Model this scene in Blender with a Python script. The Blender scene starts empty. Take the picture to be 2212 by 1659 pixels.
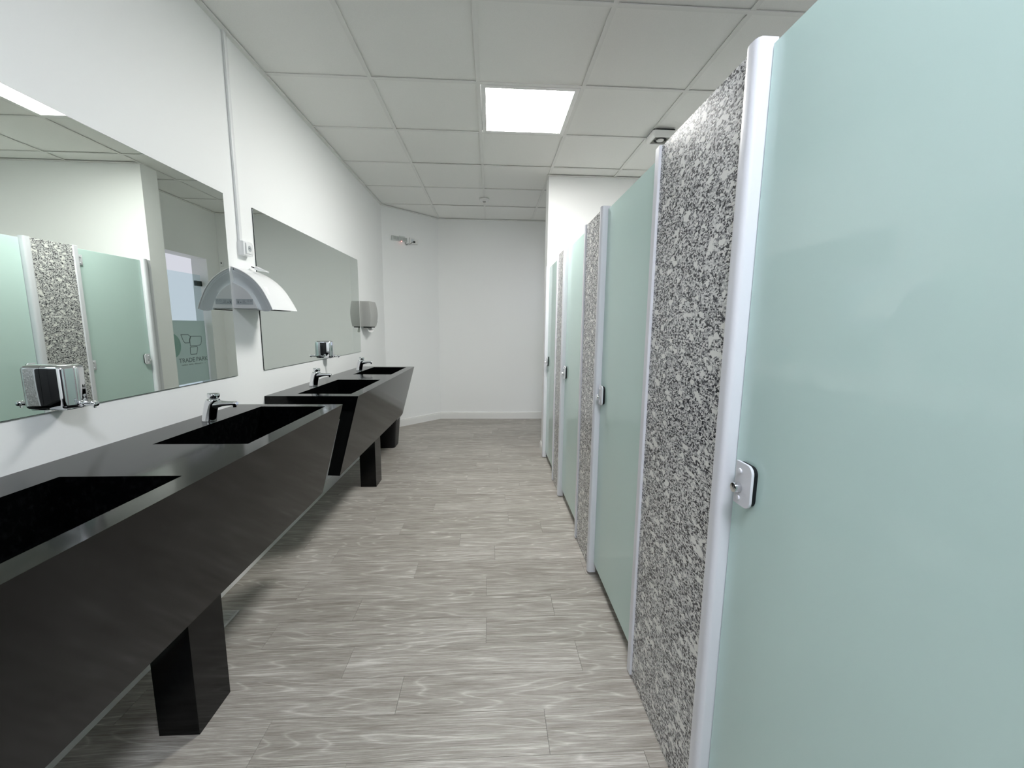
import bpy, bmesh, math, random
from mathutils import Vector, Matrix
random.seed(7)
S = bpy.context.scene
COL = S.collection
# ------------------------------------------------------------------ camera
PX = 2212.0
FOC = 878.88
cam = bpy.data.cameras.new('camera')
cam.sensor_fit = 'HORIZONTAL'; cam.sensor_width = 36.0
cam.lens = FOC / PX * 36.0
cam.clip_start = 0.02
camo = bpy.data.objects.new('camera', cam); COL.objects.link(camo)
r = Vector((0.99862899, -0.05128366, 0.01049424))
u = Vector((-0.00319716, 0.14034758, 0.99009713))
f = Vector((0.05224865, 0.98877325, -0.1399912))
camo.matrix_world = Matrix(((r.x, u.x, -f.x, 1.30795), (r.y, u.y, -f.y, 0.0), (r.z, u.z, -f.z, 1.31308), (0, 0, 0, 1)))
S.camera = camo
# ------------------------------------------------------------------ world, exposure
W = bpy.data.worlds.new('world'); S.world = W; W.use_nodes = True
bg = W.node_tree.nodes['Background']
bg.inputs[0].default_value = (0.83, 0.80, 0.93, 1); bg.inputs[1].default_value = 1.0
S.view_settings.view_transform = 'Standard'; S.view_settings.look = 'None'
S.view_settings.gamma = 1; S.view_settings.use_curve_mapping = False
S.view_settings.exposure = 0.0
LAMP_A, LAMP_B = 58.0, 46.0     # strength of the two ceiling panels (the second one cooler)
S.cycles.max_bounces = 14; S.cycles.diffuse_bounces = 7; S.cycles.glossy_bounces = 6
S.cycles.transmission_bounces = 6; S.cycles.transparent_max_bounces = 8
S.cycles.use_denoising = True
S.cycles.caustics_reflective = False; S.cycles.caustics_refractive = False
S.cycles.sample_clamp_indirect = 8.0

# ------------------------------------------------------------------ room numbers (metres)
H = 2.7276                      # ceiling
T = 0.625                       # ceiling module
XA, Y0 = 0.6034, 2.6207         # a grid crossing
YC, XD, YB = 5.1388, 0.5932, 5.7266   # canted corner and back wall
SW = 1.846                      # front of the stalls
YE0, YE1 = 4.054, 4.24          # wall that ends the stalls
XN = 2.285                      # entrance wall
XR, YN = 3.2, -1.2              # far right wall, wall behind the viewer

# ------------------------------------------------------------------ materials
MATS = {}
def mat(name, color=(.8, .8, .8), rough=.5, metal=0.0, spec=.5, coat=0.0, coat_rough=.03, emit=None):
    m = bpy.data.materials.new(name); m.use_nodes = True
    b = m.node_tree.nodes['Principled BSDF']
    b.inputs['Base Color'].default_value = (*color, 1)
    b.inputs['Roughness'].default_value = rough
    b.inputs['Metallic'].default_value = metal
    b.inputs['Specular IOR Level'].default_value = spec
    b.inputs['Coat Weight'].default_value = coat
    b.inputs['Coat Roughness'].default_value = coat_rough
    if emit:
        b.inputs['Emission Color'].default_value = (*emit[0], 1); b.inputs['Emission Strength'].default_value = emit[1]
    MATS[name] = m
    return m
def nd(m, typ, **kw):
    n = m.node_tree.nodes.new(typ)
    for k, v in kw.items():
        if k in n.inputs: n.inputs[k].default_value = v
        else: setattr(n, k, v)
    return n
def lk(m, a, ao, b, bi): m.node_tree.links.new(a.outputs[ao], b.inputs[bi])
def bsdf(m): return m.node_tree.nodes['Principled BSDF']
def ramp(m, stops, interp='LINEAR'):
    n = m.node_tree.nodes.new('ShaderNodeValToRGB'); cr = n.color_ramp; cr.interpolation = interp
    while len(cr.elements) < len(stops): cr.elements.new(0.5)
    for e, (p, c) in zip(cr.elements, stops):
        e.position = p; e.color = (*c, 1)
    return n
def add_bump(m, scale, strength, dist=.002, detail=3):
    tc = nd(m, 'ShaderNodeTexCoord'); no = nd(m, 'ShaderNodeTexNoise', Scale=scale, Detail=detail)
    bp = nd(m, 'ShaderNodeBump', Strength=strength, Distance=dist)
    lk(m, tc, 'Object', no, 'Vector'); lk(m, no, 'Fac', bp, 'Height'); lk(m, bp, 'Normal', bsdf(m), 'Normal')
    return no

paint = mat('wall_paint', (.90, .91, .90), .55, spec=.3); add_bump(paint, 160, .08, .001)
tile_m = mat('ceiling_tile', (.80, .80, .765), .9, spec=.1)
no = add_bump(tile_m, 900, .25, .001)
rp = ramp(tile_m, [(.35, (.82, .82, .79)), (.65, (.91, .91, .88))]); lk(tile_m, no, 'Fac', rp, 'Fac'); lk(tile_m, rp, 'Color', bsdf(tile_m), 'Base Color')
gridm = mat('grid_metal', (.80, .80, .77), .5, spec=.3)
darkm = mat('dark_gap', (.05, .05, .05), .9, spec=.1)
trimw = mat('trim_white', (.84, .84, .82), .4)
postm = mat('powder_white', (.75, .76, .80), .35, spec=.5)
chrome = mat('chrome', (.78, .79, .81), .045, metal=1.0)
plastw = mat('white_plastic', (.84, .85, .85), .25, spec=.5)
plastg = mat('light_grey_plastic', (.70, .74, .755), .3, spec=.5)
greyp = mat('grey_plastic', (.40, .405, .385), .38, spec=.5)
blackp = mat('black_plastic', (.006, .006, .007), .42, spec=.3)
bagm = mat('bin_bag', (.006, .006, .007), .28, spec=.5)
rubber = mat('black_rubber', (.01, .012, .013), .6, spec=.2)
paperm = mat('paper', (.82, .82, .80), .9, spec=.1)
labelm = mat('label_grey', (.47, .51, .53), .35)
inkm = mat('label_ink', (.16, .18, .19), .6)
ventm = mat('vent_grey', (.24, .24, .21), .6)
lamp_on = mat('panel_glow', (.9, .9, .9), .5, emit=((1.0, .99, .965), LAMP_A))
lamp_cool = mat('panel_glow_cool', (.9, .9, .9), .5, emit=((.95, .99, 1.09), LAMP_B))
led_on = mat('led_glow', (.8, .2, .2), .5, emit=((1.0, .25, .22), 6.0))
mirror_m = mat('mirror_silver', (.80, .85, .805), .0, metal=1.0)
mirror_edge = mat('mirror_edge', (.025, .035, .035), .25)
hingem = mat('dark_hinge', (.06, .075, .07), .25, metal=.8)
drainm = mat('drain_grille', (.62, .62, .60), .4)
decalm = mat('decal_dark', (.22, .26, .25), .5)

# black stone: polished, faint crystals and a smeared polish
stone = mat('black_stone', (.002, .0025, .0025), .10, spec=.23)
tc = nd(stone, 'ShaderNodeTexCoord'); no = nd(stone, 'ShaderNodeTexNoise', Scale=55.0, Detail=6, Roughness=.7)
lk(stone, tc, 'Object', no, 'Vector')
rp = ramp(stone, [(.50, (.0012, .0015, .0016)), (.75, (.007, .0075, .008))]); lk(stone, no, 'Fac', rp, 'Fac'); lk(stone, rp, 'Color', bsdf(stone), 'Base Color')
n2 = nd(stone, 'ShaderNodeTexNoise', Scale=9.0, Detail=4); lk(stone, tc, 'Object', n2, 'Vector')
mr = nd(stone, 'ShaderNodeMapRange'); mr.inputs['To Min'].default_value = .07; mr.inputs['To Max'].default_value = .15
lk(stone, n2, 'Fac', mr, 'Value'); lk(stone, mr, 'Result', bsdf(stone), 'Roughness')

# speckled granite
gran = mat('speckled_granite', (.4, .4, .4), .22, spec=.4)
tc = nd(gran, 'ShaderNodeTexCoord')
wn = nd(gran, 'ShaderNodeTexNoise', Scale=120.0, Detail=3)
mp = nd(gran, 'ShaderNodeMapping'); mp.inputs['Rotation'].default_value = (.6, .0, 0); mp.inputs['Scale'].default_value = (1, .62, 1.0)
lk(gran, tc, 'Object', mp, 'Vector')
mx = nd(gran, 'ShaderNodeVectorMath', operation='MULTIPLY_ADD'); mx.inputs[1].default_value = (.011, .011, .011)
lk(gran, mp, 'Vector', wn, 'Vector'); lk(gran, wn, 'Color', mx, 0); lk(gran, mp, 'Vector', mx, 2)
vo = nd(gran, 'ShaderNodeTexVoronoi', Scale=265.0); lk(gran, mx, 'Vector', vo, 'Vector')
sp = nd(gran, 'ShaderNodeSeparateColor'); lk(gran, vo, 'Color', sp, 'Color')
rp = ramp(gran, [(0, (.022, .023, .028)), (.22, (.05, .05, .058)), (.33, (.20, .20, .21)), (.48, (.44, .44, .44)), (.72, (.66, .66, .65)), (1, (.82, .82, .80))])
lk(gran, sp, 'Red', rp, 'Fac')
big = nd(gran, 'ShaderNodeTexVoronoi', Scale=75.0); lk(gran, mx, 'Vector', big, 'Vector')
sb = nd(gran, 'ShaderNodeSeparateColor'); lk(gran, big, 'Color', sb, 'Color')
gt = nd(gran, 'ShaderNodeMath', operation='GREATER_THAN'); gt.inputs[1].default_value = .90; lk(gran, sb, 'Green', gt, 0)
mc = nd(gran, 'ShaderNodeMix', data_type='RGBA'); mc.inputs['B'].default_value = (.80, .80, .77, 1)
lk(gran, gt, 'Value', mc, 'Factor')
m7 = m = mc.inputs['A']
lk(gran, rp, 'Color', mc, 6) if False else gran.node_tree.links.new(rp.outputs['Color'], [i for i in mc.inputs if i.type == 'RGBA'][0])
for i in mc.inputs:
    pass
[i for i in mc.inputs if i.type == 'RGBA'][1].default_value = (.80, .80, .77, 1)
gran.node_tree.links.new([o for o in mc.outputs if o.type == 'RGBA'][0], bsdf(gran).inputs['Base Color'])

# frosted green glass: scatters light, clear glossy face
glass = mat('frosted_glass', (.67, .855, .81), .03, spec=.5)
out = glass.node_tree.nodes['Material Output']
tr = nd(glass, 'ShaderNodeBsdfTranslucent'); tr.inputs['Color'].default_value = (.56, .74, .68, 1)
ms = nd(glass, 'ShaderNodeMixShader'); ms.inputs[0].default_value = .12
lk(glass, bsdf(glass), 'BSDF', ms, 1); lk(glass, tr, 'BSDF', ms, 2); lk(glass, ms, 'Shader', out, 'Surface')
film = mat('door_film', (.62, .68, .64), .35, spec=.4)
out = film.node_tree.nodes['Material Output']
tr = nd(film, 'ShaderNodeBsdfTranslucent'); tr.inputs['Color'].default_value = (.74, .82, .77, 1)
ms = nd(film, 'ShaderNodeMixShader'); ms.inputs[0].default_value = .6
lk(film, bsdf(film), 'BSDF', ms, 1); lk(film, tr, 'BSDF', ms, 2); lk(film, ms, 'Shader', out, 'Surface')
filmd = mat('door_film_green', (.28, .46, .40), .4, spec=.4)
clear = mat('clear_glass', (.86, .93, .95), .0, spec=.5)      # thin pane: straight-through light and a faint mirror
out = clear.node_tree.nodes['Material Output']
tp = nd(clear, 'ShaderNodeBsdfTransparent'); tp.inputs['Color'].default_value = (.88, .95, .96, 1)
gl = nd(clear, 'ShaderNodeBsdfGlossy'); gl.inputs['Roughness'].default_value = .02
ms = nd(clear, 'ShaderNodeMixShader')
ms.inputs[0].default_value = .05; lk(clear, tp, 'BSDF', ms, 1); lk(clear, gl, 'BSDF', ms, 2); lk(clear, ms, 'Shader', out, 'Surface')

# wood planks: one material, each plank its own grain
wood = mat('grey_oak_vinyl', (.35, .33, .28), .42, spec=.35)
tc = nd(wood, 'ShaderNodeTexCoord'); oi = nd(wood, 'ShaderNodeObjectInfo')
off = nd(wood, 'ShaderNodeVectorMath', operation='MULTIPLY_ADD'); off.inputs[1].default_value = (37.0, 23.0, 11.0)
cmb = nd(wood, 'ShaderNodeCombineXYZ')
for k in 'XYZ': lk(wood, oi, 'Random', cmb, k)
lk(wood, cmb, 'Vector', off, 0); lk(wood, tc, 'Object', off, 2)
def stretched(sc):
    mp = nd(wood, 'ShaderNodeMapping'); mp.inputs['Scale'].default_value = sc
    lk(wood, off, 'Vector', mp, 'Vector'); return mp
fine = nd(wood, 'ShaderNodeTexNoise', Scale=1.0, Detail=8, Roughness=.74); lk(wood, stretched((9, 300, 1)), 'Vector', fine, 'Vector')
mid = nd(wood, 'ShaderNodeTexNoise', Scale=1.0, Detail=4, Roughness=.55); lk(wood, stretched((3.2, 40, 1)), 'Vector', mid, 'Vector')
mid.inputs['Distortion'].default_value = .5
cath = nd(wood, 'ShaderNodeTexNoise', Scale=1.0, Detail=1); lk(wood, stretched((.9, 9, 1)), 'Vector', cath, 'Vector')
cm = nd(wood, 'ShaderNodeMath', operation='MULTIPLY'); cm.inputs[1].default_value = 15.0; lk(wood, cath, 'Fac', cm, 0)
cf = nd(wood, 'ShaderNodeMath', operation='PINGPONG'); cf.inputs[1].default_value = .5; lk(wood, cm, 'Value', cf, 0)
cr_ = ramp(wood, [(0, (1, 1, 1)), (.07, (.45, .45, .45)), (.16, (0, 0, 0))]); lk(wood, cf, 'Value', cr_, 'Fac')
base = ramp(wood, [(.50, (.15, .130, .112)), (.66, (.262, .240, .210)), (.80, (.36, .336, .300)), (1.0, (.60, .58, .535))])
s1 = nd(wood, 'ShaderNodeMath', operation='MULTIPLY'); s1.inputs[1].default_value = .95; lk(wood, fine, 'Fac', s1, 0)
s2 = nd(wood, 'ShaderNodeMath', operation='MULTIPLY_ADD'); s2.inputs[1].default_value = .46; lk(wood, mid, 'Fac', s2, 0); lk(wood, s1, 'Value', s2, 2)
cl = nd(wood, 'ShaderNodeMath', operation='MULTIPLY_ADD'); cl.inputs[1].default_value = .13
bw = nd(wood, 'ShaderNodeRGBToBW'); lk(wood, cr_, 'Color', bw, 'Color'); lk(wood, bw, 'Val', cl, 0); lk(wood, s2, 'Value', cl, 2)
rv = nd(wood, 'ShaderNodeMath', operation='MULTIPLY_ADD'); rv.inputs[1].default_value = .07; lk(wood, oi, 'Random', rv, 0); lk(wood, cl, 'Value', rv, 2)
lk(wood, rv, 'Value', base, 'Fac'); lk(wood, base, 'Color', bsdf(wood), 'Base Color')
bp_ = nd(wood, 'ShaderNodeBump', Strength=.12, Distance=.001); lk(wood, fine, 'Fac', bp_, 'Height'); lk(wood, bp_, 'Normal', bsdf(wood), 'Normal')

# ------------------------------------------------------------------ builders
ROOT = {}
def root_of(o):
    while o.parent: o = o.parent
    return o
def obj(name, bm, m, parent=None, smooth=False, local=False, **props):
    """One mesh object. Geometry in bm is in world space unless local (then in the root's space)."""
    me = bpy.data.meshes.new(name)
    if parent is not None and not local:
        bmesh.ops.transform(bm, matrix=root_of(parent).matrix_basis.inverted(), verts=bm.verts)
    bmesh.ops.recalc_face_normals(bm, faces=bm.faces)
    bm.to_mesh(me); bm.free()
    if smooth:
        for p in me.polygons: p.use_smooth = True
        try: me.set_sharp_from_angle(angle=math.radians(38))
        except Exception: pass
    for mm in (m if isinstance(m, (list, tuple)) else [m]): me.materials.append(mm)
    o = bpy.data.objects.new(name, me); COL.objects.link(o)
    if parent is not None: o.parent = parent
    for k, v in props.items(): o[k] = v
    return o
def thing(name, label, cat, loc=(0, 0, 0), group=None, rz=0.0):
    o = bpy.data.objects.new(name, None); COL.objects.link(o)
    o.empty_display_size = .05
    o.location = loc; o.rotation_euler = (0, 0, rz)
    o.matrix_basis = Matrix.Translation(loc) @ Matrix.Rotation(rz, 4, 'Z')
    o['label'] = label; o['category'] = cat; o['kind'] = 'thing'
    if group: o['group'] = group
    return o
def copy_tree(o, loc, label):
    r_ = o.copy(); COL.objects.link(r_); r_.location = loc; r_['label'] = label
    for c in list(o.children):
        k = c.copy(); COL.objects.link(k); k.parent = r_
        for g in list(c.children):
            q = g.copy(); COL.objects.link(q); q.parent = k
    return r_
def NB(): return bmesh.new()
def box(bm, x0, x1, y0, y1, z0, z1, bev=0.0, seg=2):
    vs = [bm.verts.new(p) for p in ((x0, y0, z0), (x1, y0, z0), (x1, y1, z0), (x0, y1, z0), (x0, y0, z1), (x1, y0, z1), (x1, y1, z1), (x0, y1, z1))]
    fs = [bm.faces.new([vs[i] for i in q]) for q in ((3, 2, 1, 0), (4, 5, 6, 7), (0, 1, 5, 4), (1, 2, 6, 5), (2, 3, 7, 6), (3, 0, 4, 7))]
    if bev > 0:
        es = list({e for f_ in fs for e in f_.edges})
        bmesh.ops.bevel(bm, geom=es, offset=bev, segments=seg, affect='EDGES', profile=.5)
    return bm
def B(*a, **k): return box(NB(), *a, **k)
def loft(bm, rings, cap=True, closed=True):
    vr = [[bm.verts.new(p) for p in rg] for rg in rings]
    n = len(rings[0])
    for a, b in zip(vr, vr[1:]):
        for i in range(n if closed else n - 1):
            j = (i + 1) % n
            bm.faces.new((a[i], a[j], b[j], b[i]))
    if cap:
        bm.faces.new(vr[0][::-1]); bm.faces.new(vr[-1])
    return bm
def prism(bm, pts, z0, z1):
    return loft(bm, [[(x, y, z0) for x, y in pts], [(x, y, z1) for x, y in pts]])
def extr(bm, pts, axis, a, b):
    """polygon in the two other axes, extruded along axis from a to b"""
    def P(p, t):
        q = list(p); q.insert(axis, t); return tuple(q)
    return loft(bm, [[P(p, a) for p in pts], [P(p, b) for p in pts]])
def circ(cx, cy, rx, ry=None, n=24, ph=0.0):
    ry = rx if ry is None else ry
    return [(cx + rx * math.cos(ph + 2 * math.pi * i / n), cy + ry * math.sin(ph + 2 * math.pi * i / n)) for i in range(n)]
def rrect(x0, x1, y0, y1, r_, n=5):
    pts = []
    for cx, cy, a in ((x1 - r_, y1 - r_, 0), (x0 + r_, y1 - r_, 90), (x0 + r_, y0 + r_, 180), (x1 - r_, y0 + r_, 270)):
        for i in range(n + 1):
            t = math.radians(a + 90 * i / n); pts.append((cx + r_ * math.cos(t), cy + r_ * math.sin(t)))
    return pts
def cyl(bm, p, q, r0, r1=None, n=20, bev=0.0):
    p, q = Vector(p), Vector(q); r1 = r0 if r1 is None else r1
    d = (q - p).normalized(); a = d.orthogonal().normalized(); b = d.cross(a)
    L = (q - p).length
    st = [(0, r0), (L, r1)] if bev <= 0 else [(0, r0 - bev), (bev * .3, r0 - bev * .3), (bev, r0), (L - bev, r1), (L - bev * .3, r1 - bev * .3), (L, r1 - bev)]
    return loft(bm, [[tuple(p + d * s + (a * math.cos(t) + b * math.sin(t)) * rr) for t in [2 * math.pi * i / n for i in range(n)]] for s, rr in st])
def tube(bm, pts, rad, n=10):
    pts = [Vector(p) for p in pts]; rings = []
    ref = Vector((.13, .97, .2))
    for i, p in enumerate(pts):
        d = (pts[min(i + 1, len(pts) - 1)] - pts[max(i - 1, 0)]).normalized()
        a = (ref - d * ref.dot(d)).normalized(); b = d.cross(a)
        rr = rad[i] if isinstance(rad, (list, tuple)) else rad
        rings.append([tuple(p + (a * math.cos(t) + b * math.sin(t)) * rr) for t in [2 * math.pi * k / n for k in range(n)]])
    return loft(bm, rings)
def smooth_path(pts, sub=6):
    pts = [Vector(p) for p in pts]; out_ = []
    for i in range(len(pts) - 1):
        p0, p1, p2, p3 = pts[max(i - 1, 0)], pts[i], pts[i + 1], pts[min(i + 2, len(pts) - 1)]
        for k in range(sub):
            t = k / sub
            out_.append(.5 * ((2 * p1) + (p2 - p0) * t + (2 * p0 - 5 * p1 + 4 * p2 - p3) * t * t + (3 * p1 - p0 - 3 * p2 + p3) * t ** 3))
    out_.append(pts[-1]); return [tuple(p) for p in out_]
def clip(poly, nx, ny, c):
    """keep the part of poly with nx*x + ny*y >= c"""
    res = []
    for i, p in enumerate(poly):
        q = poly[(i + 1) % len(poly)]
        dp, dq = nx * p[0] + ny * p[1] - c, nx * q[0] + ny * q[1] - c
        if dp >= 0: res.append(p)
        if dp * dq < 0:
            t = dp / (dp - dq); res.append((p[0] + (q[0] - p[0]) * t, p[1] + (q[1] - p[1]) * t))
    return res
def struct(name, bm, m, label=None, **k):
    o = obj(name, bm, m, **k); o['kind'] = 'structure'
    if label: o['label'] = label
    return o

# ------------------------------------------------------------------ room shell
cn = Vector((YB - YC, -XD)).normalized()          # canted wall, normal into the room
cc = cn.x * 0 + cn.y * YC
struct('wall_left', B(-.12, 0, YN, YC, 0, H + .15), paint, 'long white wall behind the washbasins and mirrors')
struct('wall_corner', prism(NB(), [(0, YC), (XD, YB), (XD - .14 * cn.x, YB + .12), (-.12, YC + .04)], 0, H + .15), paint, 'short slanted white wall in the far corner')
struct('wall_back', B(XD, 2.6, YB, YB + .12, 0, H + .15), paint, 'plain white wall at the far end of the room')
struct('wall_stall_end', B(SW + .006, XR, YE0, YE1, 0, H), paint, 'white wall that closes the row of stalls')
bm = NB()
DY0, DY1, DZ = 4.62, 5.487, 2.115
box(bm, XN, XN + .19, YE1, DY0, 0, H); box(bm, XN, XN + .19, DY1, YB, 0, H); box(bm, XN, XN + .19, DY0, DY1, DZ, H)
struct('wall_entrance', bm, paint, 'white wall around the entrance door')
struct('wall_right', B(XR, XR + .12, YN, YE0, 0, H + .15), paint, 'white wall behind the stalls')
struct('wall_front', B(-.12, XR + .12, YN - .12, YN, 0, H + .15), paint, 'white wall behind the viewer')

dk = struct('added_dark_panel', B(1.06, 2.94, YN, YN + .035, .005, 2.12), mat('added_panel_dark', (.02, .02, .021), .4, spec=.3), 'added dark panel behind the viewer, there to be reflected in the chrome')  # no known door: dark slab added so the chrome dispensers and taps reflect dark
obj('added_panel_leaf', B(1.10, 1.99, YN + .035, YN + .045, .02, 2.08), MATS['added_panel_dark'], dk)
obj('added_panel_leaf', B(2.01, 2.90, YN + .035, YN + .045, .02, 2.08), MATS['added_panel_dark'], dk)

# ceiling: backing, lay-in panels and the metal grid
ceil = struct('ceiling', B(-.12, XR + .12, YN - .12, YB + .12, H + .16, H + .22), darkm, 'suspended ceiling of square pale panels')
def inside(poly):
    poly = clip(poly, 1, 0, .004); poly = clip(poly, -1, 0, -(XR - .004)); poly = clip(poly, 0, 1, YN + .004); poly = clip(poly, 0, -1, -(YB - .004))
    return clip(poly, cn.x, cn.y, cc + .004)
LIGHTS = [(1, 0), (1, -5)]        # column from XA, row from Y0
g = .004
panel_mesh = {}
for i in range(-1, 5):
    for j in range(-7, 5):
        if (i, j) in LIGHTS: continue
        x0, y0 = XA + i * T, Y0 + j * T
        p = [(x0 + g, y0 + g), (x0 + T - g, y0 + g), (x0 + T - g, y0 + T - g), (x0 + g, y0 + T - g)]
        q = inside(p)
        if len(q) < 3 or max(a for a, b in q) - min(a for a, b in q) < .03 or max(b for a, b in q) - min(b for a, b in q) < .03: continue
        if min(b for a, b in q) > YE1 + .02 and min(a for a, b in q) > XN + .19: continue
        dz = random.uniform(.0, .003)
        if q == p and 'full' in panel_mesh:
            o = bpy.data.objects.new('panel', panel_mesh['full']); COL.objects.link(o); o.parent = ceil
            o.location = (x0 - panel_mesh['x'], y0 - panel_mesh['y'], dz)
        else:
            o = obj('panel', prism(NB(), q, H + .005, H + .020), tile_m, ceil)
            if q == p: panel_mesh.update(full=o.data, x=x0, y=y0)
b_ = .012
for i in range(0, 5):
    x0 = XA + i * T
    if x0 > XR: continue
    ye = YB if x0 >= XD else YB
    obj('grid_bar', B(x0 - b_, x0 + b_, YN, ye, H - .0005, H + .004), gridm, ceil)
for j in range(-6, 5):
    y0 = Y0 + j * T
    xs = 0.0
    if y0 > YC: xs = (y0 - YC) / (YB - YC) * XD
    obj('grid_bar', B(xs, XR, y0 - b_, y0 + b_, H - .001, H + .0035), gridm, ceil)
# perimeter angle
e = .022
struct('trim_1', B(0, e, YN, YC, H - .010, H), gridm, 'metal edge angle of the ceiling along the long wall')
def slab_along(p, q, t, z0, z1, side=1):
    p, q = Vector(p), Vector(q); d = (q - p).normalized(); n = Vector((d.y, -d.x)) * side
    return prism(NB(), [tuple(p), tuple(q), tuple(q + n * t), tuple(p + n * t)], z0, z1)
struct('trim_2', slab_along((0, YC), (XD, YB), e, H - .008, H), gridm, 'metal edge angle of the ceiling along the slanted wall')
struct('trim_3', B(XD, XN, YB - e, YB, H - .008, H), gridm, 'metal edge angle of the ceiling along the far wall')
struct('trim_4', B(SW - .012, XR, YE0 - .018, YE0, H - .008, H), gridm, 'metal edge angle of the ceiling above the stall end wall')
struct('trim_5', B(XN - .02, XN, YE1, YB - e, H - .008, H), gridm, 'metal edge angle of the ceiling above the entrance')

# floor: slab and single planks
floor = struct('floor', B(-.12, XR + .12, YN - .12, YB + .12, -.08, -.0055), darkm, 'grey-brown wood plank floor')
PW, PL, gp = .1524, .914, .0005
joints = {0: 1.496, 1: .985, 2: 1.666, 3: 1.292, 4: 1.606, 5: 1.290, 6: .908, 7: 1.335, 8: 1.121, 9: 1.645, 10: .519, 11: .90, 12: .508, 13: 1.038,
          14: 1.553, 15: 1.105, 16: 1.375, 17: 1.172, 18: .80, 19: 1.293, 20: 1.425, 21: .62, 22: 1.0, 23: .72, 24: 1.102, 25: 1.33, -1: 1.791, -2: 1.2, -3: 1.45}
YP = 1.080
full = None
for k in range(-14, 31):
    y0 = YP + k * PW; y1 = y0 + PW
    if y0 > YB - .01 or y1 < YN + .02: continue
    j = joints.get(k, random.uniform(0, PL))
    x = j - PL * math.ceil(j / PL)
    while x < XR:
        xa, xb = max(x, .001), min(x + PL, XR - .001)
        x += PL
        if xb - xa < .02: continue
        if y0 > YE1 and xa > XN + .2: continue
        q = [(xa + gp, max(y0, YN + .001) + gp), (xb - gp, max(y0, YN + .001) + gp), (xb - gp, min(y1, YB - .001) - gp), (xa + gp, min(y1, YB - .001) - gp)]
        q2 = clip(q, cn.x, cn.y, cc + .002)
        if len(q2) < 3: continue
        whole = q2 == q and abs(xb - xa - PL) < 1e-6 and y1 < YB - .001 and y0 > YN + .001
        ctr = ((xa + xb) / 2, (max(y0, YN) + min(y1, YB)) / 2)
        if whole and full is not None:
            o = bpy.data.objects.new('plank', full); COL.objects.link(o); o.parent = floor
        else:
            bm = NB(); pts = [(a - ctr[0], b - ctr[1]) for a, b in q2]
            c = .0006
            prism(bm, pts, -.005, 0)
            o = obj('plank', bm, wood, floor, local=True)
            if whole: full = o.data
        o.location = (ctr[0], ctr[1], random.uniform(-.0002, 0))

# baseboards: board with a thinner lip
def baseboard(name, p, q, label, ext0=0, ext1=0):
    bm = NB()
    P, Q = Vector(p), Vector(q); d = (Q - P).normalized(); n = Vector((d.y, -d.x))
    prof = [(0, 0), (.013, 0), (.013, .080), (.009, .0815), (.009, .084), (.011, .086), (.011, .092), (.008, .097), (0, .098)]
    loft(bm, [[(P.x + n.x * a, P.y + n.y * a, z) for a, z in prof], [(Q.x + n.x * a, Q.y + n.y * a, z) for a, z in prof]])
    return struct(name, bm, trimw, label)
baseboard('baseboard_left', (0, YN), (0, YC), 'white skirting board under the washbasins')
baseboard('baseboard_corner', (0.004, YC + .004), (XD, YB), 'white skirting board of the slanted wall')
baseboard('baseboard_back', (XD - .005, YB), (XN, YB), 'white skirting board of the far wall')
baseboard('baseboard_stall_end', (SW + .006, YE1), (SW + .006, YE0), 'white skirting board at the end of the stall row')
baseboard('baseboard_entrance', (XN, YB), (XN, DY1), 'white skirting board beside the entrance door')

# ------------------------------------------------------------------ ceiling lights
def ceiling_light(col, row, label, glow):
    x0, y0 = XA + col * T, Y0 + row * T
    t = thing('ceiling_light', label, 'light', (x0 + T / 2, y0 + T / 2, H), 'square ceiling panel lights')
    bm = NB(); w = .030; a, b = b_ + .002, T - b_ - .002
    for q in ((a, b, a, a + w), (a, b, b - w, b), (a, a + w, a + w, b - w), (b - w, b, a + w, b - w)):
        box(bm, x0 + q[0], x0 + q[1], y0 + q[2], y0 + q[3], H - .003, H + .010)
    obj('frame', bm, trimw, t)
    obj('diffuser', B(x0 + a + w, x0 + b - w, y0 + a + w, y0 + b - w, H - .001, H + .006), glow, t)
    return t
ceiling_light(1, 0, 'glowing square light panel set in the ceiling', lamp_on)
ceiling_light(1, -5, 'square ceiling light panel behind the viewer, out of view', lamp_cool)

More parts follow.
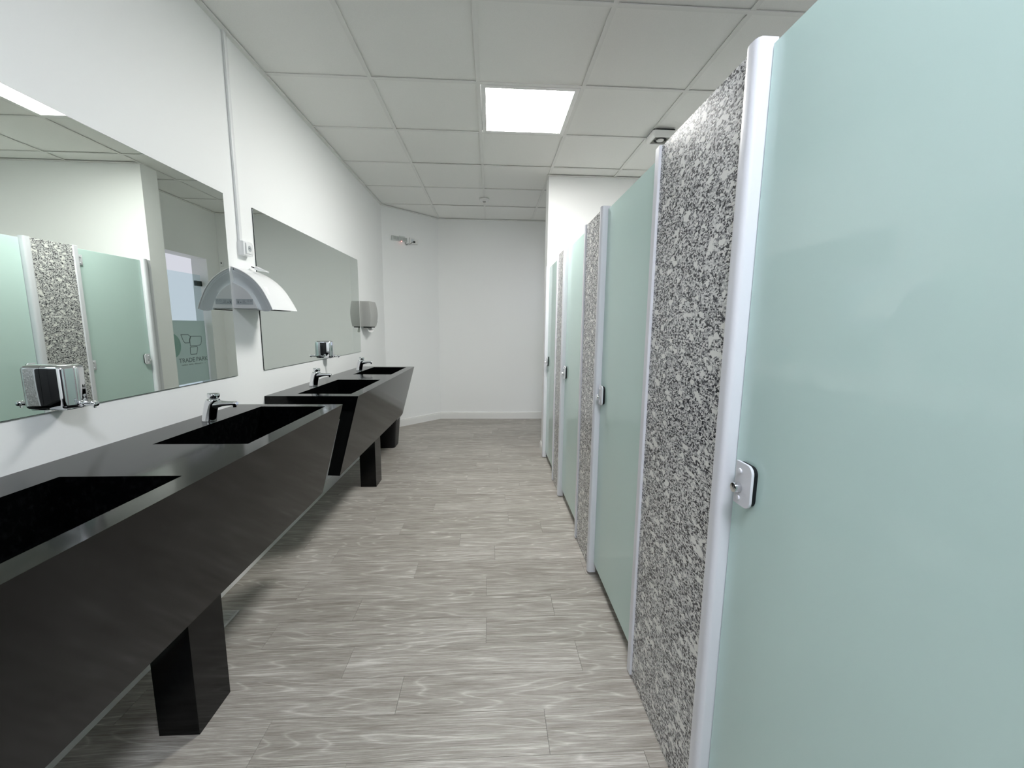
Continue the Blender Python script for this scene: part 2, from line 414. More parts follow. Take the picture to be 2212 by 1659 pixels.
# ------------------------------------------------------------------ washbasin counters
ZT, ZS = .900, .852
def counter(y0, y1, sinks, legs, label):
    t = thing('washbasin_counter', label, 'washbasin', (0.27, (y0 + y1) / 2, 0), 'black stone washbasin counters')
    bm = NB()
    xf, xi0, xi1 = .534, .150, .467
    # top slab with openings: back strip, front strip, cross pieces
    box(bm, .0015, xi0, y0, y1, ZS, ZT)
    fa = (xf - .405) / (ZT - .414); xs = xf - fa * (ZT - ZS)
    extr(bm, [(xi1, ZS), (xs, ZS), (xf, ZT), (xi1, ZT)], 1, y0, y1)
    ys = [y0] + [v for s in sinks for v in s] + [y1]
    for a, b in zip(ys[::2], ys[1::2]): box(bm, xi0, xi1, a, b, ZS, ZT)
    bmesh.ops.remove_doubles(bm, verts=bm.verts, dist=1e-5)
    # merge the inner faces
    seen = {}
    for f_ in list(bm.faces):
        k = tuple(sorted(v.index for v in f_.verts))
    obj('top_slab', bm, stone, t)
    # leaning apron
    pts = [(xs, ZS), (.405, .414), (.334, .418), (.444, ZS)]
    obj('apron', extr(NB(), pts, 1, y0, y1), stone, t)
    for a, b in sinks:
        bm = NB(); zb = .754; fb = .425; w = .008
        top = [(xi0, a), (xi1, a), (xi1, b), (xi0, b)]; bot = [(xi0 + .001, a), (fb, a), (fb, b), (xi0 + .001, b)]
        vt = [bm.verts.new((x, y, ZS + .0005)) for x, y in top]; vb = [bm.verts.new((x, y, zb)) for x, y in bot]
        vto = [bm.verts.new((x, y, ZS + .0005)) for x, y in [(xi0 - w, a - w), (xi1 + w, a - w), (xi1 + w, b + w), (xi0 - w, b + w)]]
        vbo = [bm.verts.new((x, y, zb - w)) for x, y in [(xi0 - w, a - w), (fb + w, a - w), (fb + w, b + w), (xi0 - w, b + w)]]
        for i in range(4):
            j = (i + 1) % 4
            bm.faces.new((vt[i], vt[j], vb[j], vb[i])); bm.faces.new((vto[i], vto[j], vbo[j], vbo[i])); bm.faces.new((vt[i], vt[j], vto[j], vto[i]))
        bm.faces.new(vb); bm.faces.new(vbo)
        bs = obj('basin', bm, stone, t)
        # slotted plate over the waste, a thin gap at the front
        obj('drain_plate', B(xi0 + .02, fb - .035, a + .03, b - .03, zb + .001, zb + .008, bev=.002), stone, bs)
    for a, b in legs:
        obj('leg', B(.250, .3755, a, b, 0, .415), stone, t)
        obj('leg_support', B(.250, .330, a, b, .415, ZS - .11), stone, t)
    return t
counter(.36, 2.137, [(.430, 1.110), (1.414, 2.081)], [(1.190, 1.345)], 'black stone washbasin counter nearest the viewer, one thick leg in the foreground')
counter(2.390, 4.149, [(2.471, 3.126), (3.464, 4.085)], [(3.236, 3.396)], 'black stone washbasin counter farther back, beyond the hand dryer')

# ------------------------------------------------------------------ taps
def faucet(x, y, label):
    t = thing('faucet', label, 'tap', (x, y, ZT), 'chrome push taps')
    bm = NB(); rings = []
    for z, dx, rx, ry in ((0, 0, .0268, .0268), (.002, 0, .0272, .0272), (.005, .0005, .0270, .0268), (.03, .005, .0262, .0255), (.055, .0105, .0262, .025), (.075, .016, .027, .0245), (.088, .0215, .0275, .0235), (.0945, .0235, .0255, .022), (.097, .0245, .0215, .0195)):
        rings.append([(a, b, z) for a, b in circ(dx, 0, rx, ry, 24)])
    loft(bm, rings)
    body = obj('body', bm, chrome, t, True, local=True)
    bm = NB(); rings = []
    for xx, z, hw, hh in ((.020, .070, .021, .022), (.040, .0735, .0185, .0165), (.060, .0755, .0155, .0115), (.085, .0765, .0135, .0085), (.105, .077, .0125, .008), (.116, .0765, .0120, .0082), (.1205, .0755, .0095, .006)):
        rings.append([(xx, a, b) for a, b in rrect(-hw, hw, z - hh, z + hh, min(hw, hh) * .85, 4)])
    loft(bm, rings)
    sp_ = obj('spout', bm, chrome, t, True, local=True)
    obj('aerator', cyl(NB(), (.108, 0, .069), (.1075, 0, .0605), .0085, .0082, 16), chrome, sp_, True, local=True)
    d = Vector((.06, 0, 1)).normalized(); p = Vector((.0255, 0, .096))
    bm = NB(); cyl(bm, p, p + d * .006, .016, .019, 24)
    cyl(bm, p + d * .006, p + d * .024, .0222, .0228, 28, bev=.003)
    obj('push_button', bm, chrome, t, True, local=True)
    return t
tap = faucet(.108, 1.763, 'chrome push tap on the nearer black counter, left of its far basin')
copy_tree(tap, (.106, 2.800, ZT), 'chrome push tap on the farther counter, at its nearer basin')
copy_tree(tap, (.106, 3.770, ZT), 'smallest chrome push tap, at the farthest basin')

# ------------------------------------------------------------------ mirrors
def mirror(y0, y1, label):
    t = thing('wall_mirror', label, 'mirror', (0, (y0 + y1) / 2, 1.047), 'frameless wall mirrors')
    z0, z1 = 1.047, 1.9397
    obj('glass_edge', B(.0004, .0046, y0, y1, z0, z1), mirror_edge, t)
    bm = NB(); q = rrect(y0 + .0012, y1 - .0012, z0 + .0012, z1 - .0012, .006, 4)
    loft(bm, [[(.0046, a, b) for a, b in q], [(.0054, a, b) for a, b in q]])
    obj('mirror_glass', bm, mirror_m, t)
    return t
mirror(.388, 2.157, 'large frameless mirror above the nearer counter, reflecting the stall doors')
mirror(2.403, 4.172, 'large frameless mirror above the farther counter, beyond the hand dryer')

# ------------------------------------------------------------------ soap dispensers
def soap(y, label):
    t = thing('soap_dispenser', label, 'soap dispenser', (0.0058, y, 1.057), 'chrome soap dispensers')
    w, h = .076, .130
    bm = NB(); rings = []
    for z, ins in ((0, .010), (.002, .004), (.006, .001), (.012, 0), (h - .012, 0), (h - .006, .0015), (h - .002, .005), (h, .010)):
        pts = []
        x1 = .060 - ins
        y0_, y1_ = ins * .8, w - ins * .8
        rr = .015
        fr = []
        fr += [(0, y0_), ]
        for k in range(5):
            a = math.radians(-90 + 90 * k / 4); fr.append((x1 - rr + rr * math.cos(a), y0_ + rr + rr * math.sin(a)))
        for k in range(1, 6):
            s = k / 6; yy = y0_ + rr + (y1_ - y0_ - 2 * rr) * s
            fr.append((x1 +   .006 * math.sin(math.pi * s), yy))
        for k in range(5):
            a = math.radians(90 * k / 4); fr.append((x1 - rr + rr * math.cos(a), y1_ - rr + rr * math.sin(a)))
        fr += [(0, y1_)]
        rings.append([(a, b, z) for a, b in fr])
    loft(bm, rings)
    obj('body', bm, chrome, t, True, local=True)
    obj('bottom_lip', B(.004, .05, .012, w - .012, -.004, .002, bev=.0015), chrome, t, True, local=True)
    c = w / 2
    bm = NB(); cyl(bm, (.060, c, .014), (.078, c, .013), .0085, .0085, 20, bev=.001); cyl(bm, (.078, c, .013), (.096, c, .0125), .0065, .0065, 20)
    nz = obj('push_lever', bm, chrome, t, True, local=True)
    bm = NB(); cyl(bm, (.0965, c, .0125), (.113, c, .0120), .0080, .0080, 20, bev=.0015); cyl(bm, (.104, c, .008), (.104, c, -.001), .0042, .0036, 14)
    obj('spout_tip', bm, chrome, nz, True, local=True)
    obj('seal_ring', cyl(NB(), (.0945, c, .0125), (.0968, c, .0125), .0062, .0062, 16), rubber, nz, True, local=True)
    return t
sd = soap(1.236, 'chrome soap dispenser at the lower edge of the nearer mirror')
copy_tree(sd, (.0058, 3.231, 1.057), 'small chrome soap dispenser at the lower edge of the farther mirror')

# ------------------------------------------------------------------ hand dryer between the mirrors
t = thing('hand_dryer', 'white arched hand dryer on the wall between the two mirrors', 'hand dryer', (0, 2.29, 1.39))
yA, yB_ = 2.176, 2.412
ZB, DX, DH = 1.386, .192, .215
NT = 28
ARC = [(0, 0), (.18, .066), (.36, .155), (.52, .265), (.657, .394), (.775, .545), (.866, .704), (.942, .855), (1, 1)]
def arc(s, k, dzb=0.0):
    q = min(max(k / NT * 8, 0), 8); i = min(int(q), 7); w = q - i
    P = [Vector(ARC[max(0, min(8, j))]) for j in (i - 1, i, i + 1, i + 2)]
    if i == 0: P[0] = 2 * P[1] - P[2]
    if i == 7: P[3] = 2 * P[2] - P[1]
    v = .5 * (2 * P[1] + (P[2] - P[0]) * w + (2 * P[0] - 5 * P[1] + 4 * P[2] - P[3]) * w * w + (3 * P[1] - P[0] - 3 * P[2] + P[3]) * w ** 3)
    return (DX * s * v.x, ZB + dzb + DH * s * (1 - v.y))
# outer shell: rounded lips at both sides
bm = NB(); rings = []
prof = [(.965, yA + .004), (.985, yA + .0015), (.996, yA + .003), (1.0, yA + .008), (1.0, yA + .06), (1.0, (yA + yB_) / 2), (1.0, yB_ - .06), (1.0, yB_ - .008), (.99, yB_), (.94, yB_), (.94, yA + .012), (.962, yA + .008)]
for k in range(NT + 1):
    rg = []
    for s, y in prof:
        wide = 1 + (.25 * (k / NT) ** 2 if y > yA + .05 else 0) * ((y - yA) / (yB_ - yA)) * .35
        x, z = arc(s * wide, k); rg.append((max(x, .0012), y, z if k else z))
    rings.append(rg)
loft(bm, rings)
shell = obj('cover', bm, plastw, t, True)
# grey side rim, a shallow channel that follows the arc
bm = NB(); rings = []
for k in range(NT + 1):
    rg = []
    for s, dy in ((.60, .004), (.625, .014), (.68, .018), (.76, .014), (.86, .008), (.90, .0055), (.905, .0062), (.915, .0050), (.966, .0045), (.966, .02), (.60, .02)):
        x, z = arc(s, k, -.010 * math.sin(math.pi * min(1, max(0, (s - .6) / .4))) * (k / NT) ** 4)
        rg.append((max(x, .0012), yA + dy, z))
    rings.append(rg)
loft(bm, rings)
obj('side_rim', bm, plastg, t, True)
# flat quarter panel inside the rim
pts = [(.0012, ZB + .004)] + [(max(arc(.612, k)[0], .0012), arc(.612, k)[1]) for k in range(NT + 1)]
pts[-1] = (pts[-1][0], ZB + .004)
side = obj('side_panel', extr(NB(), pts, 1, yA, yA + .05), plastw, t)
obj('screw', cyl(NB(), (.012, yA + .006, ZB + DH * .925), (.012, yA - .0002 + .003, ZB + DH * .925), .0028, .0028, 12), rubber, t)
# rating plate with illegible small print
lb = obj('rating_label', B(.014, .098, yA - .0006, yA, 1.409, 1.437), labelm, side)
bm = NB()
for (a, b, c, d_) in ((.018, .032, 1.4295, 1.431), (.046, .060, 1.4295, 1.431), (.046, .058, 1.4235, 1.425), (.045, .063, 1.417, 1.4185), (.020, .076, 1.4125, 1.4132), (.033, .040, 1.418, 1.422)):
    box(bm, a, b, yA - .0009, yA - .0006, c, d_)
extr(bm, [(.019, 1.416), (.030, 1.416), (.0258, 1.4205), (.030, 1.425), (.019, 1.425), (.0232, 1.4205)], 1, yA - .0009, yA - .0006)
for cx in (.0735, .088):
    for (a, b, c, d_) in ((-.004, .004, -.004, -.0032), (-.004, .004, .0032, .004), (-.004, -.0032, -.0032, .0032), (.0032, .004, -.0032, .0032)):
        box(bm, cx + a, cx + b, yA - .0009, yA - .0006, 1.4285 + c, 1.4285 + d_)
obj('label_print', bm, inkm, lb)
# closing floor of the housing with the dark air outlet
under = obj('underside', B(.003, .172, yA + .018, yB_ - .004, ZB + .001, ZB + .006), plastg, t)
obj('air_outlet', B(.125, .176, yA + .030, yB_ - .012, ZB - .0015, ZB + .001), rubber, t)
# glossy white sticker on the cover
bm = NB(); rings = []
for k in (15.5, 17, 18.5, 20):
    x, z = arc(1.004, k); rings.append([(x, 2.198, z), (x, 2.262, z), (x + .0006, 2.262, z + .0004), (x + .0006, 2.198, z + .0004)])
loft(bm, rings)
st_m = mat('sticker_white', (.93, .94, .94), .12)
obj('sticker', bm, st_m, shell)

# plug and its lead lying on the dryer
t = thing('power_plug', 'white two-pin power plug with its lead lying on top of the hand dryer', 'plug', (.06, 2.325, 1.60))
d = Vector((1, .10, -.30)).normalized(); p0 = Vector((.045, 2.318, 1.609)); upv = Vector((0, 0, 1)); sd_ = d.cross(upv).normalized(); un = sd_.cross(d)
def ring(s, w, h, n=12):
    c = p0 + d * s
    return [tuple(c + sd_ * a + un * b) for a, b in rrect(-w, w, -h, h, min(w, h) * .7, 3)]
obj('plug_body', loft(NB(), [ring(0, .015, .008), ring(.003, .018, .010), ring(.018, .018, .010), ring(.028, .012, .008), ring(.034, .006, .006), ring(.048, .005, .005)]), plastw, t, True)
for s in (-.0095, .0095):
    bm = NB(); cyl(bm, p0 + sd_ * s - d * .017, p0 + sd_ * s, .0026, .0026, 10); obj('prong', bm, rubber, t, True)
pth = smooth_path([p0 + d * .046, p0 + d * .054 + Vector((0, .006, .0)), (.094, 2.352, 1.594), (.080, 2.378, 1.594), (.050, 2.385, 1.604), (.022, 2.372, 1.613), (.010, 2.345, 1.611), (.0065, 2.33, 1.606)])
obj('lead', tube(NB(), pth, .0028, 8), plastw, t, True)

# surface socket and its conduit
t = thing('wall_outlet', 'white surface socket box above the hand dryer', 'socket', (0, 2.29, 1.667))
bm = NB(); pts = [(0, 2.250), (.020, 2.250), (.028, 2.253), (.033, 2.262), (.034, 2.290), (.034, 2.318), (.031, 2.328), (.024, 2.331), (0, 2.331)]
prism(bm, pts, 1.667, 1.738); bmesh.ops.bevel(bm, geom=[e_ for e_ in bm.edges if abs(e_.verts[0].co.z - e_.verts[1].co.z) < 1e-6], offset=.002, segments=2, affect='EDGES')
ob = obj('box', bm, plastw, t, True)
sk = obj('socket_face', B(.033, .0385, 2.262, 2.322, 1.676, 1.730, bev=.002), plastw, t, True)
bm = NB(); cyl(bm, (.0383, 2.290, 1.703), (.0389, 2.290, 1.703), .0155, .0155, 24); obj('socket_well', bm, mat('well_shade', (.40, .43, .44), .4), sk, True)  # flat disc, its grey paints in the shadow of the recessed well
bm = NB()
for dy in (-.007, 0, .007): cyl(bm, (.0388, 2.290 + dy, 1.703 + (.003 if dy == 0 else 0)), (.0391, 2.290 + dy, 1.703 + (.003 if dy == 0 else 0)), .0022, .0022, 10)
obj('socket_holes', bm, rubber, sk)
t = thing('cable_conduit', 'thin white cable conduit running from the ceiling to the socket box', 'conduit', (0, 2.265, 1.738))
obj('channel', B(.0005, .009, 2.256, 2.274, 1.738, H - .001), plastw, t)
obj('cover_strip', B(.009, .0125, 2.254, 2.276, 1.738, H - .001, bev=.0015), plastw, t, True)

# ------------------------------------------------------------------ paper towel dispenser
t = thing('paper_towel_dispenser', 'grey paper towel dispenser on the wall past the farther mirror', 'dispenser', (0, 4.32, 1.296))
bm = NB(); rings = []
za, zb_ = 1.296, 1.548
for k in range(13):
    s = k / 12; bl = math.sin(math.pi * s)
    z = za + (zb_ - za) * s
    ins = .0015 if k in (0, 12) else 0
    xo = .094 + .014 * bl - ins
    ya, yb2 = 4.200 - .004 * bl + ins, 4.432 + .022 * bl - ins
    rings.append([(.001, ya, z), (xo - .006, ya, z), (xo - .002, ya + .002, z), (xo, ya + .008, z), (xo + .006, (ya + yb2) / 2, z), (xo, yb2 - .008, z), (xo - .002, yb2 - .002, z), (xo - .006, yb2, z), (.001, yb2, z)])
loft(bm, rings)
obj('cover', bm, greyp, t, True)
obj('cutter_slot', B(.020, .085, 4.225, 4.41, za - .010, za + .001, bev=.002), rubber, t, True)
bm = NB(); rings = []
for yy, a, b in ((4.255, -.050, -.002), (4.29, -.058, .004), (4.33, -.060, .004), (4.37, -.052, .006), (4.40, -.036, .010)):
    rings.append([(.050, yy, za - .008), (.056 + b * .4, yy, za - .03), (.064 + b, yy + .006, za + a), (.0648 + b, yy + .006, za + a), (.0568 + b * .4, yy, za - .03), (.0508, yy, za - .008)])
loft(bm, rings)
obj('paper_towel', bm, paperm, t, True)
obj('lock', cyl(NB(), (.108, 4.415, 1.345), (.1108, 4.415, 1.345), .006, .006, 14), chrome, t, True)

# ------------------------------------------------------------------ emergency light and outlets on the slanted wall
ang = math.atan2(YB - YC, XD)
def canted(name, label, cat, s, z):
    return thing(name, label, cat, (math.cos(ang) * s, YC + math.sin(ang) * s, z), None, ang)
def L(bm_fn): return bm_fn
t = canted('emergency_light', 'small grey-white emergency light with a red indicator on the slanted wall', 'emergency light', .23, 2.37)
obj('body', box(NB(), -.105, .108, -.030, -.001, -.026, .026, bev=.006), mat('housing_grey', (.60, .63, .61), .35), t, True, local=True)
lens = obj('lens', box(NB(), -.094, .098, -.037, -.029, -.019, .019, bev=.004), mat('lens_grey', (.53, .56, .54), .2), t, True, local=True)
bm = NB()
for k in range(9): box(bm, -.085 + k * .021, -.081 + k * .021, -.0385, -.0365, -.017, .017)
obj('lens_ribs', bm, mat('lens_rib', (.30, .33, .31), .3), lens, local=True)
bm = NB(); prism(bm, [(-.01, -.024), (.075, -.024), (.062, -.012), (.005, -.012)], .024, .036)
obj('mount_bracket', bm, MATS['housing_grey'], t, local=True)
obj('indicator_lamp', cyl(NB(), (.028, -.024, -.031), (.028, -.024, -.025), .0055, .0055, 14), led_on, t, True, local=True)
t = canted('junction_box', 'white double socket box beside the emergency light', 'socket', .44, 2.37)
obj('box', box(NB(), -.060, .012, -.026, -.001, -.032, .040, bev=.003), trimw, t, True, local=True)
obj('socket_face', box(NB(), -.048, -.004, -.030, -.0255, -.022, .026, bev=.002), plastg, t, True, local=True)
obj('side_box', box(NB(), .014, .062, -.022, -.001, -.030, .030, bev=.003), trimw, t, True, local=True)
obj('plug', box(NB(), -.022, .002, -.052, -.030, -.020, -.002, bev=.004), rubber, t, True, local=True)
t = canted('power_lead', 'thin dark lead looping from the emergency light to the socket box', 'cable', .37, 2.33)
obj('lead', tube(NB(), smooth_path([(-.045, -.016, .013), (-.047, -.018, -.004), (-.038, -.02, -.016), (-.022, -.024, -.004), (.0, -.036, -.004), (.030, -.045, .020), (.052, -.044, .030)]), .0035, 8), mat('lead_dark', (.12, .13, .12), .5), t, True, local=True)

# ------------------------------------------------------------------ waste bin with bag
t = thing('trash_bin', 'black waste bin with a black bag folded over its rim, behind the farther counter', 'bin', (.16, 4.41, 0))
def sq(z, hw, hd, cx=.165, cy=4.41, r_=.03, wob=0.0, ph=0.0):
    pts = rrect(cx - hw, cx + hw, cy - hd, cy + hd, r_, 4); res = []
    for i, (a, b) in enumerate(pts):
        w_ = 1 + wob * math.sin(i * 2.1 + ph) + wob * .6 * math.sin(i * 5.3 + ph * 2)
        res.append((cx + (a - cx) * w_, cy + (b - cy) * w_, z + wob * .25 * math.sin(i * 1.7 + ph)))
    return res
bm = NB(); loft(bm, [sq(0, .108, .100), sq(.004, .110, .102), sq(.36, .139, .128), sq(.385, .142, .131)])
obj('bin_body', bm, blackp, t, True)
bm = NB(); loft(bm, [sq(.305, .139, .128, wob=.03, ph=.3), sq(.318, .148, .136, wob=.03, ph=.9), sq(.36, .156, .143, wob=.035, ph=1.4), sq(.40, .160, .146, wob=.03, ph=2), sq(.430, .150, .138, wob=.03, ph=2.4), sq(.445, .132, .122, wob=.03, ph=2.8), sq(.43, .12, .11, wob=.02, ph=3), sq(.38, .115, .105)], cap=True)
obj('bag', bm, bagm, t, True)

# ------------------------------------------------------------------ exhaust fan, detector, floor drain, wall sensor
t = thing('exhaust_fan', 'small white square exhaust fan on the ceiling above the stalls', 'fan', (2.548, 3.16, H))
x0, x1, y0, y1 = 2.465, 2.631, 3.078, 3.243
obj('base', B(x0 + .006, x1 - .006, y0 + .006, y1 - .006, H - .010, H - .0012), rubber, t)
bm = NB(); rings = []
for z, ins in ((H - .010, 0), (H - .030, .0), (H - .042, .004), (H - .048, .012), (H - .050, .020), (H - .049, .026), (H - .042, .027)):
    rings.append([(a, b, z) for a, b in rrect(x0 + ins, x1 - ins, y0 + ins, y1 - ins, max(.016 - ins * .5, .003), 4)])
loft(bm, rings, cap=False)
obj('housing', bm, trimw, t, True)
gr = obj('grille', B(x0 + .024, x1 - .024, y0 + .024, y1 - .024, H - .044, H - .038), ventm, t)
cx, cy = (x0 + x1) / 2, (y0 + y1) / 2
bm = NB(); n = 28
loft(bm, [[(a, b, H - .0445) for a, b in circ(cx, cy, .046, n=n)], [(a, b, H - .0445) for a, b in circ(cx, cy, .026, n=n)]], cap=False)
loft(bm, [[(a, b, H - .0441) for a, b in circ(cx, cy, .046, n=n)], [(a, b, H - .0445) for a, b in circ(cx, cy, .046, n=n)]], cap=False)
obj('air_gap', bm, rubber, gr)
obj('hub', cyl(NB(), (cx, cy, H - .044), (cx, cy, H - .050), .027, .025, 24, bev=.002), trimw, t, True)
bm = NB()
for a in (0, math.pi / 2 * 2):
    c_, s_ = math.cos(a + .3), math.sin(a + .3)
    bx = box(NB(), 0, .05, -.003, .003, 0, .002)
    bmesh.ops.transform(bx, matrix=Matrix.Translation((cx, cy, H - .0475)) @ Matrix.Rotation(a + .3, 4, 'Z'), verts=bx.verts)
    me = bpy.data.meshes.new('tmp'); bx.to_mesh(me); bm.from_mesh(me); bx.free(); bpy.data.meshes.remove(me)
obj('spoke', bm, ventm, gr)

t = thing('smoke_detector', 'small round white smoke detector on the ceiling near the far wall', 'smoke detector', (1.230, 4.83, H))
bm = NB()
loft(bm, [[(a, b, z) for a, b in circ(1.230, 4.83, rr, n=28)] for z, rr in ((H - .0012, .052), (H - .010, .052), (H - .012, .050), (H - .022, .044), (H - .026, .034))])
obj('base', bm, trimw, t, True)
obj('sensor_head', cyl(NB(), (1.230, 4.83, H - .026), (1.230, 4.83, H - .036), .018, .015, 20, bev=.002), mat('head_grey', (.45, .45, .43), .4), t, True)

t = thing('floor_drain', 'pale square floor drain grille under the nearer counter', 'drain', (.10, 1.72, 0))
bm = NB(); a0, a1, c0, c1 = .043, .154, 1.664, 1.775
for q in ((a0, a1, c0, c0 + .008), (a0, a1, c1 - .008, c1), (a0, a0 + .008, c0 + .008, c1 - .008), (a1 - .008, a1, c0 + .008, c1 - .008)):
    box(bm, q[0], q[1], q[2], q[3], .0002, .0045)
obj('frame', bm, drainm, t)
obj('drain_hole', B(a0 + .008, a1 - .008, c0 + .008, c1 - .008, .0002, .0008), rubber, t)
bm = NB()
for k in range(11):
    yy = c0 + .011 + k * .0085
    box(bm, a0 + .008, a1 - .008, yy, yy + .005, .0012, .004)
obj('grille', bm, drainm, t)

t = thing('wall_sensor', 'tiny white wall sensor with a black dot, seen in the nearer mirror', 'sensor', (2.245, YB, 2.09))
obj('body', B(2.222, 2.264, YB - .022, YB - .0005, 2.055, 2.12, bev=.008, seg=3), plastw, t, True)
obj('eye', cyl(NB(), (2.243, YB - .0235, 2.098), (2.243, YB - .021, 2.098), .009, .009, 16), rubber, t)

# ------------------------------------------------------------------ stalls
ZG = 1.883
XG0, XG1 = 1.862, 1.872       # glass leaf
POST = [(-.300, -.253), (.861, .908), (2.000, 2.047), (2.999, 3.046), (3.952, 4.002)]
GRAN = [(-.253, .182), (.908, 1.352), (2.047, 2.362), (3.046, 3.337)]
STRIP = .032
def post_bm(y0, y1):
    bm = NB(); rr = .016; xf = 1.831; xb = 1.873
    pts = [(xb, y0), (xf + rr * .8, y0)]
    for k in range(1, 7):
        a = math.radians(90 * k / 6); pts.append((xf + rr * .8 - rr * .8 * math.sin(a), y0 + rr - rr * math.cos(a)))
    rr2 = .020
    for k in range(0, 7):
        a = math.radians(90 * k / 6); pts.append((xf + rr2 * .7 - rr2 * .7 * math.cos(a), y1 - rr2 + rr2 * math.sin(a)))
    pts += [(SW - .0002, y1), (SW - .0002, y1 - .004), (xb, y1 - .004)]
    loft(bm, [[(a, b, z) for a, b in pts] for z in (.008, ZG + .001)])
    return bm
glabels = ['speckled granite stall partition beside the viewer, just out of view', 'wide speckled granite stall partition, the one nearest the viewer', 'speckled granite stall partition, second from the viewer', 'narrow-looking speckled granite stall partition, third from the viewer']
for k, ((p0_, p1_), (g0, g1)) in enumerate(zip(POST, GRAN)):
    t = thing('stall_partition', glabels[k], 'stall partition', (SW, (g0 + g1) / 2, 0), 'granite stall partitions')
    obj('granite_slab', B(SW, SW + .025, g0 - .0035, g1, .0005, ZG, bev=.0015, seg=1), gran, t)
    obj('dividing_slab', B(SW + .0255, XR - .001, (g0 + g1) / 2 - .012, (g0 + g1) / 2 + .012, .0005, ZG), gran, t)
    ps = obj('latch_post', post_bm(p0_, p1_), postm, t, True, label='white rounded post on the door side')
    bm = NB(); box(bm, SW - .008, SW + .022, g1, g1 + STRIP, .004, ZG + .003, bev=.002, seg=1)
    obj('hinge_strip', bm, postm, t, label='flat white edge strip')
t = thing('door_post', 'white post at the far end of the stall row, against the end wall', 'post', (SW, POST[4][0] + .02, 0))
obj('profile', post_bm(*POST[4]), postm, t, True)
obj('wall_filler', B(SW + .0065, SW + .022, POST[4][1] - .003, YE0 - .0005, .008, ZG), postm, t)
def latch_parts(par, yp):
    # yp: near face of the post the door shuts against
    y1 = yp - .030; y0 = y1 - .054; za_, zb_ = .936, 1.030
    bm = NB(); rr = .017; pts = [(y1, za_), (y1, zb_)]
    for cz, a0 in ((zb_ - rr, 90), (za_ + rr, 180)):
        for k in range(6):
            a = math.radians(a0 + 90 * k / 5); pts.append((y0 + rr + rr * math.cos(a), cz + rr * math.sin(a)))
    extr(bm, pts, 0, SW - .0005, SW + .005)
    lt = obj('latch_plate', bm, postm, par, True)
    pts2 = [(y0 + .004 + (y - y0) * .9, .983 + (z - .983) * .93) for y, z in pts]
    obj('gasket', extr(NB(), pts2, 0, SW + .005, XG0 - .0002), rubber, lt)
    yk = y1 - .017
    bm = NB(); cyl(bm, (SW + .001, yk, .974), (SW - .015, yk, .974), .0105, .0105, 24, bev=.0008); obj('latch_knob', bm, chrome, lt, True)
    for z in (1.010, .951): obj('bolt', cyl(NB(), (SW + .001, yk + .001, z), (SW - .0035, yk + .001, z), .0065, .0060, 18, bev=.001), postm, lt, True)
def hinge_parts(par, ys):
    for z0, z1 in ((.935, 1.012), (1.746, 1.825)):
        hp = obj('hinge', B(XG0 - .007, XG0 - .0002, ys + .002, ys + .040, z0, z1, bev=.002), postm, par, True)
        for z in (z0 + .016, z1 - .016): obj('bolt', cyl(NB(), (XG0 - .006, ys + .022, z), (XG0 - .0105, ys + .022, z), .0062, .0055, 14, bev=.001), postm, hp, True)
DOORS = [(GRAN[0][1] + STRIP + .003, .8585), (GRAN[1][1] + STRIP + .003, 1.9975), (GRAN[2][1] + STRIP + .003, 2.9965), (GRAN[3][1] + STRIP + .003, 3.9495)]
dl = ['frosted green glass stall door in the foreground, widest in view', 'frosted green glass stall door between the first two granite partitions',
      'frosted green glass stall door, third from the viewer, between two granite partitions', 'frosted green glass stall door farthest from the viewer, next to the end wall']
for k, (a, b) in enumerate(DOORS):
    t = thing('stall_door', dl[k], 'door', (XG0, (a + b) / 2, 0), 'frosted glass stall doors')
    obj('glass_pane', B(XG0, XG1, a, b, .062, 1.870, bev=.0015, seg=1), glass, t)
    latch_parts(t, POST[k + 1][0]); hinge_parts(t, a)

# ------------------------------------------------------------------ entrance door (seen in the mirror)
XE = 2.375
dr = struct('door_1', B(XE, XE + .010, DY0 + .006, DY1 - .012, .012, 1.912), clear, 'glass entrance door with a printed film band, seen in the nearer mirror')
fl = obj('film_band', B(XE - .0012, XE - .0002, DY0 + .006, DY1 - .012, .585, 1.343), film, dr, label='greenish frosted film band')
yc, zc_, rd = 4.890, 1.050, .147
bm = NB(); extr(bm, [(yc + rd * math.cos(i * math.pi / 20), zc_ + rd * math.sin(i * math.pi / 20)) for i in range(40)], 0, XE - .0022, XE - .0013)
obj('film_disc', bm, filmd, fl, label='darker green round of film')
hg = obj('hinge', B(XE - .012, XE + .022, DY1 - .10, DY1 - .004, 1.775, 1.838, bev=.003), hingem, dr, label='dark metal glass clamp')
obj('hinge', B(XE - .012, XE + .022, DY1 - .10, DY1 - .004, .10, .165, bev=.003), hingem, dr, label='dark metal glass clamp')
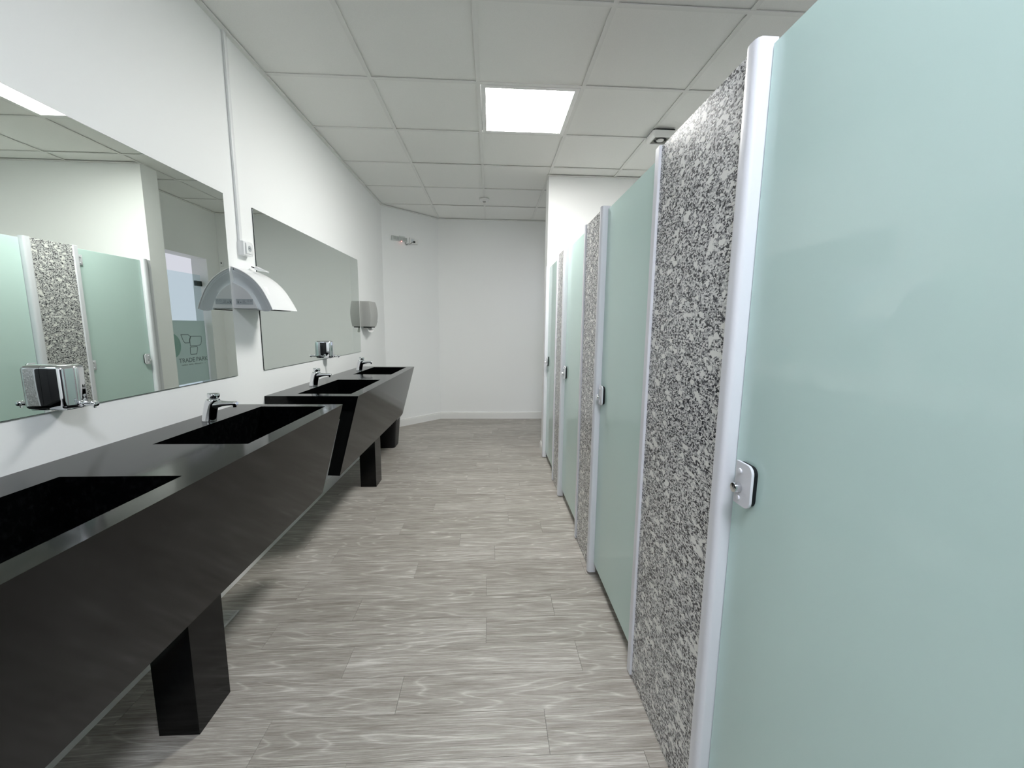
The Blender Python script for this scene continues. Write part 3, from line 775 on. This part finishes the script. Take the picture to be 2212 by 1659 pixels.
# emblem: outlined letter shape from three rounded strokes
def outline(bm, pts, w, x0, x1):
    for i in range(len(pts)):
        a, b = Vector(pts[i]), Vector(pts[(i + 1) % len(pts)]); d_ = (b - a)
        if d_.length < 1e-5: continue
        d_.normalize(); n_ = Vector((-d_.y, d_.x)) * w / 2; a = a - d_ * w * .4; b = b + d_ * w * .4
        extr(bm, [tuple(a + n_), tuple(a - n_), tuple(b - n_), tuple(b + n_)], 0, x0, x1)
bm = NB(); xa_, xb_ = XE - .0024, XE - .0014
outline(bm, [(5.052, 1.175), (5.165, 1.175), (5.205, 1.150), (5.186, 1.118), (5.176, 1.075), (5.110, 1.075), (5.085, 1.095), (5.070, 1.130)], .008, xa_, xb_)
outline(bm, [(5.210, 1.152), (5.385, 1.150), (5.392, 1.142), (5.388, 1.085), (5.370, 1.050), (5.350, 1.040), (5.190, 1.035), (5.188, 1.110)], .008, xa_, xb_)
outline(bm, [(5.192, 1.022), (5.302, 1.024), (5.308, 1.015), (5.290, .940), (5.280, .932), (5.185, .932), (5.180, .945), (5.184, 1.010)], .008, xa_, xb_)
obj('emblem', bm, decalm, fl, label='outlined letter emblem')
cu = bpy.data.curves.new('lettering', 'FONT'); cu.body = 'TRADE PARK'; cu.size = .0745; cu.extrude = .0004; cu.offset = .0006; cu.align_x = 'LEFT'
to = bpy.data.objects.new('lettering_tmp', cu); COL.objects.link(to)
bpy.context.view_layer.update()
me = bpy.data.meshes.new_from_object(to.evaluated_get(bpy.context.evaluated_depsgraph_get()))
bpy.data.objects.remove(to)
xs_ = [v.co.x for v in me.vertices]; wt = max(xs_) - min(xs_); k_ = .486 / wt; m0 = min(xs_)
for v in me.vertices:
    x, y, z = v.co; v.co = (XE - .0019 + z, 4.984 + (x - m0) * k_, .842 + y)
me.materials.append(decalm)
lo = bpy.data.objects.new('lettering', me); COL.objects.link(lo); lo.parent = fl; lo['label'] = 'dark lettering TRADE PARK'
bm = NB(); yy = 5.02; random.seed(3)
while yy < 5.42:
    w_ = random.uniform(.006, .014)
    if random.random() > .15: box(bm, XE - .0022, XE - .0014, yy, yy + w_, .806, .806 + random.choice((.010, .014)))
    yy += w_ + .004
obj('small_print', bm, mat('decal_pale', (.36, .42, .39), .5), fl, label='faint unreadable line of small print')
